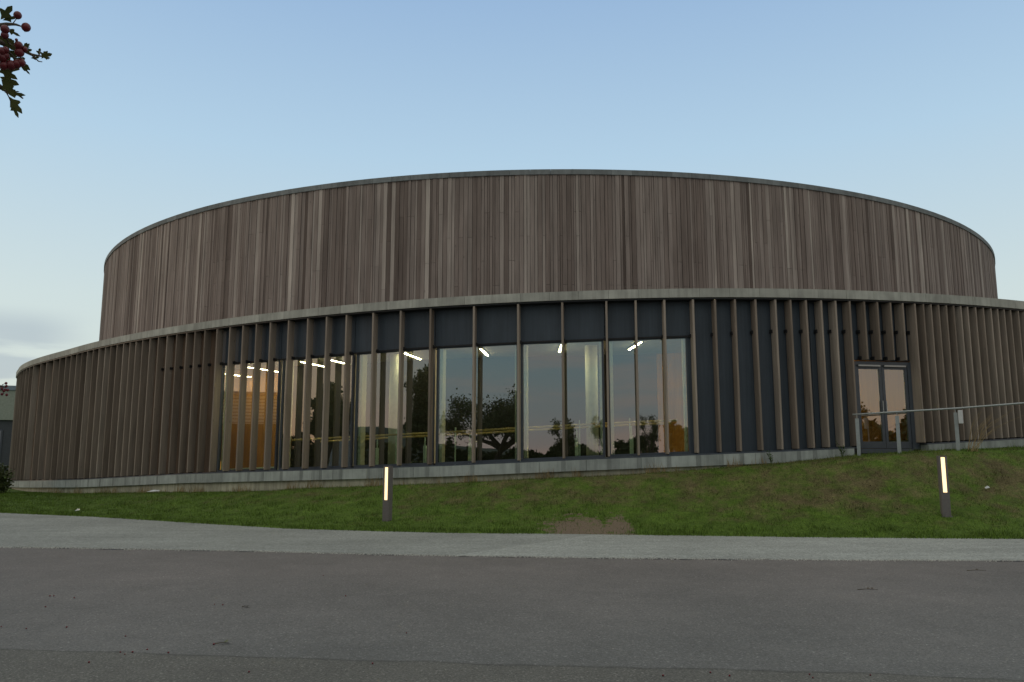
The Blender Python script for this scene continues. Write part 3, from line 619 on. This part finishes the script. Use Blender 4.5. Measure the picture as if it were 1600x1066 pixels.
# ------------------------------------------------------------------ trees
def leafpoly(c, d, u, l, w_):
    q = [(0, 0), (.22, .30), (.42, .95), (.52, .92), (.56, .34), (.80, .40), (1, .05), (1, -.05), (.80, -.40), (.56, -.34), (.50, -.95), (.26, -.35)]
    return [c + d * (a * l) + u * (b__ * w_) for a, b__ in q]
def tree_meshes(seed, H, crown_r, crown_z, spread, nleaf, leaf, clear=.5, lean=0):
    rnd = random.Random(seed); tr_ = MB(); lf = []
    tips = []
    def grow(p, d, l, r, lvl):
        pts = [p]; rs = [r]; q_ = p
        for i in range(4):
            d = (d + Vector((rnd.gauss(0, .16), rnd.gauss(0, .16), rnd.gauss(.03, .08)))).normalized(); q_ = q_ + d * l / 4; pts.append(q_); rs.append(r * (1 - .12 * (i + 1)))
        tr_.tube(pts, rs, 7 if lvl < 2 else 4)
        if lvl >= 2: tips.extend(pts[2:])
        if lvl < 4:
            for k in range(rnd.choice([2, 3, 3]) + (lvl == 0) * 2):
                a = rnd.uniform(0, 6.28); s = rnd.uniform(.45, 1); b0 = pts[0].lerp(pts[-1], s) if lvl else pts[-1].lerp(pts[-2], rnd.random())
                nd = (d * (1 - spread * .6) + Vector((math.cos(a), math.sin(a), rnd.uniform(-.1, .4))) * spread).normalized(); grow(b0, nd, l * rnd.uniform(.55, .8), r * .55, lvl + 1)
    grow(Vector((0, 0, -.1)), Vector((lean, 0, 1)), clear * H, H * .022, 0)
    # fit to height
    zmax = max(t.z for t in tips); k = H / zmax; rad = sorted(math.hypot(t.x, t.y) for t in tips)[int(len(tips) * .93)]; kr = crown_r / rad
    tr_.v = [(x * (1 + (kr - 1) * min(1, max(0, z) / (clear * H))), y * (1 + (kr - 1) * min(1, max(0, z) / (clear * H))), z * k) for x, y, z in tr_.v]
    tips = [Vector((t.x * kr, t.y * kr, t.z * k)) for t in tips]
    lm = MB()
    for i in range(nleaf):
        t = rnd.choice(tips) + Vector((rnd.gauss(0, 1), rnd.gauss(0, 1), rnd.gauss(0, .7))) * crown_r * .085
        d = Vector((rnd.gauss(0, 1), rnd.gauss(0, 1), rnd.gauss(-.2, .7))).normalized(); u = d.cross(Vector((rnd.gauss(0, 1), rnd.gauss(0, 1), rnd.gauss(0, 1)))).normalized(); s = leaf * rnd.uniform(.6, 1.3)
        lm.add([t, t + d * s * .5 + u * s * .38, t + d * s, t + d * s * .5 - u * s * .38], [(0, 1, 2, 3)])
    return tr_, lm
TM = {}
def tree(kind, x, y, H, label, name='tree', rz=0, mat=None, group='trees across the road'):
    z = -.05
    e = empty(name, (x, y, z), label, 'tree', group); e.rotation_euler.z = rz
    spec = dict(spread=(3, H, H * .62, 0, .8, 17000, .12, .24), tall=(5, H, H * .26, 0, .42, 13000, .17, .2), dense=(9, H, H * .40, 0, .6, 24000, .16, .10), young=(12, H, H * .28, 0, .5, 4200, .085, .3))[kind]
    tm, lm = tree_meshes(spec[0] + int(x * 7) % 50, spec[1], spec[2], spec[3], spec[4], spec[5], spec[6], spec[7])
    for mb, nm, mt in ((tm, 'trunk', mt_bark), (lm, 'crown', mat or mt_leaf)):
        o = mb.build(nm, mt); o.parent = e
    return e
tree('tall', -24.6, 15.0, 5.6, 'tall narrow dark tree on the left, mirrored in the second window', rz=1)
tree('dense', -24.2, 11.9, 4.6, 'low dense dark tree mirrored beside the tall narrow one', rz=2)
tree('tall', -16.2, 8.2, 6.3, 'tall loose tree mirrored between the third and fourth windows', rz=.4)
tree('tall', -26.2, 13.4, 5.2, 'second narrow dark tree on the left, mirrored in the second window right of the first', rz=2.2)
tree('spread', -11.4, 4.7, 4.9, 'wide spreading tree mirrored in the fourth window', rz=.3)
tree('young', 3.0, -14.0, 4.4, 'rounded tree behind the viewer, mirrored in the rightmost window', rz=.3)
tree('dense', 1.8, -17.0, 3.0, 'low bushy tree behind the viewer, mirrored left of the rounded one', rz=1.3)
tree('dense', 36.0, -7.0, 6.2, 'broad tree right of the viewer, mirrored in the double door', rz=.9)
tree('dense', -16.9, 8.5, 4.4, 'bushy tree under the tall loose one, mirrored between the third and fourth windows', rz=.4)
# hedge behind, mirrored along the foot of the windows
def hedge(x0, y0, x1, y1, h, th, label, n=9000):
    e = empty('hedge', ((x0 + x1) / 2, (y0 + y1) / 2, 0), label, 'hedge', 'hedges around the car park'); a = Vector((x0, y0)); b__ = Vector((x1, y1)); t = (b__ - a).normalized(); nrm = Vector((-t.y, t.x)); Ln = (b__ - a).length
    st = MB(); k = 0
    while k * 1.2 < Ln:
        c = a + t * (k * 1.2); st.tube([(*c, -.05), (c.x + random.gauss(0, .1), c.y, h * .4), (c.x + random.gauss(0, .3), c.y, h * .8)], [.05, .03, .012], 5); k += 1
    st.build('stem', mt_bark, e); lm = MB()
    for i in range(n):
        s = random.random(); hh = h * (.8 + .12 * math.sin(s * Ln * .9) + .1 * math.sin(s * Ln * 2.7 + 1)); z = hh * random.random()**.6; c = a + t * (s * Ln) + nrm * random.gauss(0, th * .35) * (1 - .4 * z / hh)
        q_ = Vector((c.x, c.y, z)); d = Vector((random.gauss(0, 1), random.gauss(0, 1), random.gauss(0, 1))).normalized(); u = d.orthogonal().normalized(); s_ = random.uniform(.2, .48)
        lm.add([q_, q_ + d * s_ * .5 + u * s_ * .4, q_ + d * s_, q_ + d * s_ * .5 - u * s_ * .4], [(0, 1, 2, 3)])
    lm.build('foliage', mt_leaf, e)
hedge(3.9, -19.5, 22, -17, 4.3, 1.4, 'long hedge behind the viewer on the right, mirrored in the rightmost window')
hedge(22, -18, 46, 6, 4.9, 1.4, 'long hedge along the right side of the car park, mirrored in the door', 16000)
hedge(-34, -24, 3, -21, 2.5, 1.2, 'low hedge behind the viewer on the left', 14000)
hedge(-47, 9, -34, -24, 3.6, 1.4, 'long hedge on the far left of the car park, mirrored in the second window', 14000)
# building mirrored in the leftmost window
mt_nd0 = plain('dark brown wall', (.055, .045, .035), .7)
wb = empty('warehouse', (-48, 20, 0), 'long low warehouse with ribbed tan cladding, mirrored in the leftmost window', 'building', 'neighbouring buildings')
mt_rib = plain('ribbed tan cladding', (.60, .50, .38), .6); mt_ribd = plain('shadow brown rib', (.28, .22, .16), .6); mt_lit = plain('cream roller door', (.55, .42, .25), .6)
mb = MB(); mb.box((-50, 22, 3.0), (10, 24, 6.1), R(10)); mb.build('wall', mt_nd0, wb); mb = MB(); mb.box((-50, 22, 5.0), (10.04, 24.04, 2.1), R(10)); mb.build('upper_wall', mt_rib, wb)
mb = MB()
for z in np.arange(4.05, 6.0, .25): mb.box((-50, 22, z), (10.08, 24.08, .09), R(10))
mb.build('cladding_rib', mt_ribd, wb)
mb = MB(); mb.box((-50, 22, 6.2), (10.5, 24.5, .25), R(10)); mb.build('roof', mt_coping, wb)
ob = empty('office_block', (-41, 3, 0), 'grey office block with small roof box, mirrored between the second and third windows', 'building', 'neighbouring buildings')
mb = MB(); mb.box((-41.5, 3, 2.4), (7, 8, 5), R(20)); mb.build('wall', plain('grey render', (.30, .32, .33)), ob); mb = MB(); mb.box((-39.5, 0, 5.3), (2, 2, 1.4), R(20)); mb.build('roof_box', mt_coping, ob)
mb = MB(); mb.box((-41.5, 3, 4.98), (7.3, 8.3, .15), R(20)); mb.build('roof', mt_roof, ob)
# far hills behind the viewer
vs = []; n = 90
for i in range(n + 1):
    a = R(-195 + 2.0 * i); az_ = -195 + 2.0 * i; h = 3.5 + 17 * math.exp(-((az_ + 127) / 14)**2) + 1.5 * math.sin(i * .53 + 1) + .8 * math.sin(i * 1.7)
    for r, z in ((300, -2), (400, h * .75), (560, h * 1.1), (800, h * .5)): vs.append((math.sin(a) * r, math.cos(a) * r, z if r != 300 else -.3))
fs = [(4 * i + k, 4 * i + 4 + k, 4 * i + 5 + k, 4 * i + 1 + k) for i in range(n) for k in range(3)]
tag(MB().add(vs, fs).build('hills', mt_hill, None, True), kind='structure')

# neighbouring building at the far left
nb = empty('neighbour_building', (-52, 66, 0), 'grey panelled building with dark ground floor behind the left end of the hall', 'building')
mt_np = plain('pale grey green panel', (.27, .30, .26), .6); mt_nd = plain('dark slate wall', (.060, .066, .078), .6)
bc = at_az(-37.5, 89); rz = R(20)
def nbx(du, dv, z, s): u = Vector((math.cos(rz), math.sin(rz))); v_ = Vector((-u.y, u.x)); q_ = bc + u * du + v_ * dv; return ((q_.x, q_.y, z), s, rz)
mb = MB(); mb.box(*nbx(0, 0, 2.3, (26, 14, 4.6))); mb.build('ground_floor_wall', mt_nd, nb)
mb = MB(); k = 0
for du in np.arange(-11.7, 12, 2.6): mb.box(*nbx(du, -.2, 5.85, (2.55, 14, 2.5)), tone=random.random())
mb.build('upper_panel', mt_np, nb); mb = MB(); mb.box(*nbx(0, -.1, 7.3, (26.3, 14.4, .38))); mb.build('roof', plain('blue grey roof', (.20, .25, .31)), nb)
mb = MB()
mb.box(*nbx(0, .3, 5.85, (25.9, 13.7, 2.4))); mb.build('upper_lining', mt_black, nb)
mt_wg = plain('reflective window', (.10, .12, .15), .12, .8)
for du in (-9, -5.5, -2, 1.5, 5, 8.5):
    mb = MB(); mb.box(*nbx(du, -7.02, 2.5, (2.2, .12, 2.6))); W = mb.build('window', mt_frame, nb); mb = MB(); mb.box(*nbx(du, -7.09, 2.5, (2.0, .03, 2.4))); mb.build('pane', mt_wg, W)
def shrub(az, d, r, label):
    c = at_az(az, d); e = empty('shrub', (c.x, c.y, 0), label, 'shrub', 'shrubs left of the hall'); st = MB(); lm = MB()
    for i in range(7): st.tube([(c.x, c.y, -.05), (c.x + random.gauss(0, r * .3), c.y + random.gauss(0, r * .3), r * .7), (c.x + random.gauss(0, r * .5), c.y + random.gauss(0, r * .5), r * 1.3)], [.03, .02, .008], 5)
    for i in range(3500):
        d_ = Vector((random.gauss(0, 1), random.gauss(0, 1), random.gauss(0, 1))).normalized() * r * random.uniform(.5, 1.05); q_ = Vector((c.x + d_.x, c.y + d_.y, max(.02, r * .75 + d_.z * .9))); q_ += Vector((random.gauss(0, .06), random.gauss(0, .06), random.gauss(0, .08)))
        d2_ = Vector((random.gauss(0, 1), random.gauss(0, 1), random.gauss(0, 1))).normalized(); u = d2_.orthogonal().normalized(); s_ = random.uniform(.06, .13); lm.add([q_, q_ + d2_ * s_ * .5 + u * s_ * .35, q_ + d2_ * s_, q_ + d2_ * s_ * .5 - u * s_ * .35], [(0, 1, 2, 3)])
    st.build('stem', mt_bark, e); lm.build('foliage', mt_leaf, e)
shrub(-32.95, 38, .78, 'dark round shrub at the left end of the hall ledge'); shrub(-34.9, 37, 1.0, 'dark shrub at the far left edge beside the lawn')

# ------------------------------------------------------------------ hawthorns close to the viewer: twigs reach into the frame
CT, ST = math.cos(PITCH), math.sin(PITCH)
def ray3(x, y, d):
    X = x - 800; Y = 533 - y; v = Vector((X, 1244.4 * CT - Y * ST, 1244.4 * ST + Y * CT)).normalized(); return Vector((0, 0, EYE)) + v * d
hw = tree('young', -2.35, .75, 3.7, 'hawthorn close by at upper left with red berries and lobed leaves on its twigs', 'hawthorn_tree', 0, mt_haw, 'hawthorns beside the road')
hw2 = tree('young', -4.15, 3.3, 3.4, 'hawthorn at left edge with a distant sprig of red berries', 'hawthorn_tree', .5, mt_haw, 'hawthorns beside the road')
def z5(x, y, d): return ray3(x / 5.33, y / 5.33, d)
tw = MB(); lv = MB(); D0 = 1.42
def twig(pts, r0, r1, D=D0): tw.tube([z5(x, y, D + .01 * i) for i, (x, y) in enumerate(pts)], list(np.linspace(r0, r1, len(pts))), 6)
twig([(-700, 500), (-400, 330), (-150, 260), (-20, 215), (50, 203), (105, 203), (135, 206), (165, 216), (195, 228)], .005, .0007)
twig([(105, 200), (122, 178), (140, 150)], .0008, .0006)
twig([(-700, 500), (-300, 420), (-60, 330), (40, 365), (95, 383), (135, 402), (200, 424), (262, 455), (320, 466), (352, 470)], .0055, .0011)
twig([(262, 458), (290, 482), (322, 512), (350, 516)], .0012, .0007); twig([(20, 235), (45, 300), (70, 360), (95, 383)], .0014, .0009)
twig([(110, 392), (122, 365), (136, 335)], .0008, .0006); twig([(130, 400), (150, 390), (158, 380)], .0007, .0006); twig([(60, 430), (90, 450), (120, 480), (150, 500), (185, 545), (232, 598)], .0013, .0006)
twig([(-700, 500), (-300, 600), (-60, 680), (10, 730), (45, 752), (95, 768), (140, 782), (190, 820)], .005, .0011); twig([(40, 750), (70, 800), (90, 850)], .0012, .0006)
twig([(-60, 470), (0, 480), (40, 500), (90, 540)], .002, .0008); twig([(320, 466), (333, 445), (330, 428)], .001, .0006)
for e_, r_ in (((-700, 500), .006),):
    e3 = z5(*e_, D0); tw.tube([(-2.35, .75, .2), (-2.22, .79, 1.1), (-1.9, .87, 1.75), (-1.4, .97, 2.03), e3], [.026, .021, .016, .010, r_], 7)
tw.build('twig', mt_bark, hw, True)
def leaf(x, y, ang, l, w_=.45, tilt=0, D=D0, target=lv):
    c = z5(x, y, D + random.uniform(-.02, .02)); px = D / 1244.4 / 5.33 * 1.0; f_ = (c - Vector((0, 0, EYE))).normalized(); rt = f_.cross(Vector((0, 0, 1))).normalized(); upv = rt.cross(f_)
    d = (rt * math.cos(R(ang)) - upv * math.sin(R(ang)) + f_ * tilt).normalized(); u = d.cross(f_).normalized() * math.cos(tilt) + f_ * math.sin(tilt) * .6
    c = c + f_ * .035; p = leafpoly(c, d, u, l * px * 1.22, l * px * 1.0 * w_); target.add(p, [tuple(range(12))])
for a in [(5, 165, -62, 100), (20, 170, -30, 75, .35), (45, 235, 18, 78, .3), (30, 320, 40, 80, .55), (-10, 330, 20, 80), (95, 470, 28, 110, .45), (130, 480, 45, 90, .4), (180, 545, 42, 60, .25), (-10, 560, 25, 105, .4), (-20, 600, -20, 80, .5), (-5, 640, 12, 100, .5), (10, 660, 50, 110, .4), (30, 690, 35, 90, .35),
          (35, 770, -5, 105, .3), (70, 800, 48, 110, .38), (90, 845, 62, 95, .3), (-30, 420, 0, 110, .6), (-40, 500, 10, 120, .6), (-30, 300, 10, 90, .6), (255, 485, -20, 45, .4), (322, 462, -85, 42, .5), (340, 475, -30, 62, .5), (345, 490, -62, 58, .45), (360, 480, -10, 35, .5), (195, 425, -75, 50, .6), (205, 430, -30, 40, .6), (215, 405, -65, 35, .5), (60, 350, 10, 45, .5), (95, 765, -15, 40, .3)]: leaf(*a)
lv.build('leaf_cluster', mt_haw, hw)
def berry(x, y, r, D=D0, par=hw):
    c = z5(x, y, D) if par is hw else x; rad = r * D / 1244.4 / 5.33 * 1.12 if par is hw else r
    mb = MB(); n = 12; rings = 8; vs = []
    for i in range(rings + 1):
        th = math.pi * i / rings
        for k in range(n): vs.append((c[0] + rad * math.sin(th) * math.cos(2 * math.pi * k / n), c[1] + rad * math.sin(th) * math.sin(2 * math.pi * k / n), c[2] + rad * 1.04 * math.cos(th)))
    mb.add(vs, [(i * n + k, (i + 1) * n + k, (i + 1) * n + (k + 1) % n, i * n + (k + 1) % n) for i in range(rings) for k in range(n)])
    for k in range(5):   # dried calyx at the lower end
        a = k * 1.257; mb.add([(c[0], c[1], c[2] - rad * 1.0), (c[0] + rad * .35 * math.cos(a), c[1] + rad * .35 * math.sin(a), c[2] - rad * 1.22), (c[0] + rad * .25 * math.cos(a + .7), c[1] + rad * .25 * math.sin(a + .7), c[2] - rad * .95)], [(0, 1, 2)])
    mb.build('berry', mt_berry, par, True)
for a in [(147, 128, 23), (217, 228, 26), (42, 245, 25), (40, 294, 22), (156, 378, 23), (162, 438, 27), (93, 544, 29), (140, 534, 26), (32, 546, 26), (178, 524, 24), (22, 482, 25), (14, 428, 24), (50, 468, 20), (46, 418, 20), (137, 333, 9), (-20, 460, 28), (208, 412, 16)]: berry(*a)
tw = MB(); q0 = ray3(-60, 640, 4.4)
def tw2(pts, r0, r1): tw.tube([ray3(x, y, 4.4) for x, y in pts], list(np.linspace(r0, r1, len(pts))), 5)
e3 = ray3(-110, 600, 4.4); tw.tube([(-4.15, 3.3, .2), (-4.02, 3.33, .9), (-3.65, 3.4, 1.5), (-3.1, 3.5, 1.78), e3], [.028, .023, .018, .012, .009], 7)
tw2([(-110, 600), (-40, 585), (-10, 598), (2, 604), (10, 606)], .009, .0018); tw2([(0, 603), (5, 612), (6, 616)], .002, .0012); tw2([(2, 604), (4, 601), (10, 599)], .002, .0012); tw.build('twig', mt_bark, hw2)
for x, y in ((9.5, 599), (8, 609), (12, 609.5), (3, 616), (10.5, 617), (6, 611), (10, 603.5), (3, 607.5)): berry(ray3(x, y, 4.4), 0, .0062, par=hw2)

# ------------------------------------------------------------------ litter on the road
def gnd(x, y):
    X = x - 800; Y = 533 - y; U = 1244.4 * ST + Y * CT; k = -EYE / U; return Vector((X * k, (1244.4 * CT - Y * ST) * k, 0))
def fallen(x, y, r, label):
    c = gnd(x, y); mb = MB(); n = 8; rings = 5; vs = []
    for i in range(rings + 1):
        th = math.pi * i / rings
        for k in range(n): vs.append((c.x + r * math.sin(th) * math.cos(6.283 * k / n), c.y + r * math.sin(th) * math.sin(6.283 * k / n), r * .8 + r * .8 * math.cos(th)))
    mb.add(vs, [(i * n + k, (i + 1) * n + k, (i + 1) * n + (k + 1) % n, i * n + (k + 1) % n) for i in range(rings) for k in range(n)]); tag(mb.build('fallen_berry', mt_berry, None, True), label, 'berry', 'fallen hawthorn berries on the asphalt')
FB = [(78, 932), (84, 932), (116, 935), (71, 949), (335, 945), (348, 946), (104, 981), (2, 980), (41, 983), (196, 995), (188, 1020), (195, 1023), (207, 1020), (230, 1016), (263, 1021), (139, 1036), (389, 1051), (635, 990), (582, 1038), (1110, 1052), (1140, 1057), (1265, 1055), (1360, 1056), (1270, 1060), (1036, 1057), (505, 900), (540, 932)]
for x, y in FB: fallen(x, y, random.uniform(.006, .009), 'dark red fallen berry lying on the grey asphalt')
def fallen_twig(x, y, l, ang, label, green=False):
    c = gnd(x, y); e = empty('fallen_twig', c, label, 'twig', 'fallen twigs on the asphalt'); mb = MB(); d = Vector((math.cos(ang), math.sin(ang), 0)); s = Vector((-d.y, d.x, 0))
    mb.tube([c + Vector((0, 0, .006)), c + d * l * .5 + s * .012 + Vector((0, 0, .010)), c + d * l + Vector((0, 0, .005))], [.004, .003, .0015], 5); mb.build('stick', mt_bark, e)
    mb = MB()
    for k in range(3): a0 = c + d * l * (.5 + .2 * k) + Vector((0, 0, .01)); dd = (d * .6 + s * random.choice((-1, 1)) + Vector((0, 0, .3))).normalized(); mb.add(leafpoly(a0, dd, dd.cross(Vector((0, 0, 1))).normalized(), .05, .02), [tuple(range(12))])
    mb.build('leaf', mt_haw if green else mt_bark, e)
fallen_twig(335, 1007, .11, .3, 'short fallen twig with green leaf and red berries on the asphalt at left', True)
fallen_twig(1340, 922, .24, .05, 'thin brown fallen twig on the asphalt below the right bollard', False)
fallen_twig(1511, 892, .26, 0, 'thin dark fallen twig near the path edge at right', False)
fallen_twig(378, 949, .06, .2, 'tiny fallen twig among berries on the asphalt', False)
fallen(334, 1008, .010, 'larger red berry attached to the green leaved fallen twig')
for x, y, s_, lb in ((240, 770.5, .19, 'white sheet of litter lying at the foot of the plinth at left'), (121, 801, .06, 'small white scrap of litter on the lawn at left'), (1543, 767, .05, 'small white scrap of litter right of the right bollard')):
    el = (lambda Y: (1244.4 * ST + Y * CT) / math.hypot(x - 800, 1244.4 * CT - Y * ST))(533 - y); az = math.degrees(math.atan2(x - 800, 1244.4 * CT - (533 - y) * ST))
    c = None
    for d in np.arange(14, 40, .03):
        q_ = at_az(az, d)
        if EYE + el * d <= float(hz(q_.x, q_.y)) and q_.y > ye(q_.x): c = q_; break
    if c is None: continue
    z = float(hz(c.x, c.y)) + .04; mb = MB(); mb.add([(c.x - s_, c.y - s_ * .5, z), (c.x + s_, c.y - s_ * .4, z + .02), (c.x + s_ * .8, c.y + s_ * .5, z + .05), (c.x - s_ * .9, c.y + s_ * .4, z + .02), (c.x, c.y, z + .06)], [(0, 1, 4), (1, 2, 4), (2, 3, 4), (3, 0, 4)]); tag(mb.build('litter', mt_pbox), lb, 'litter')
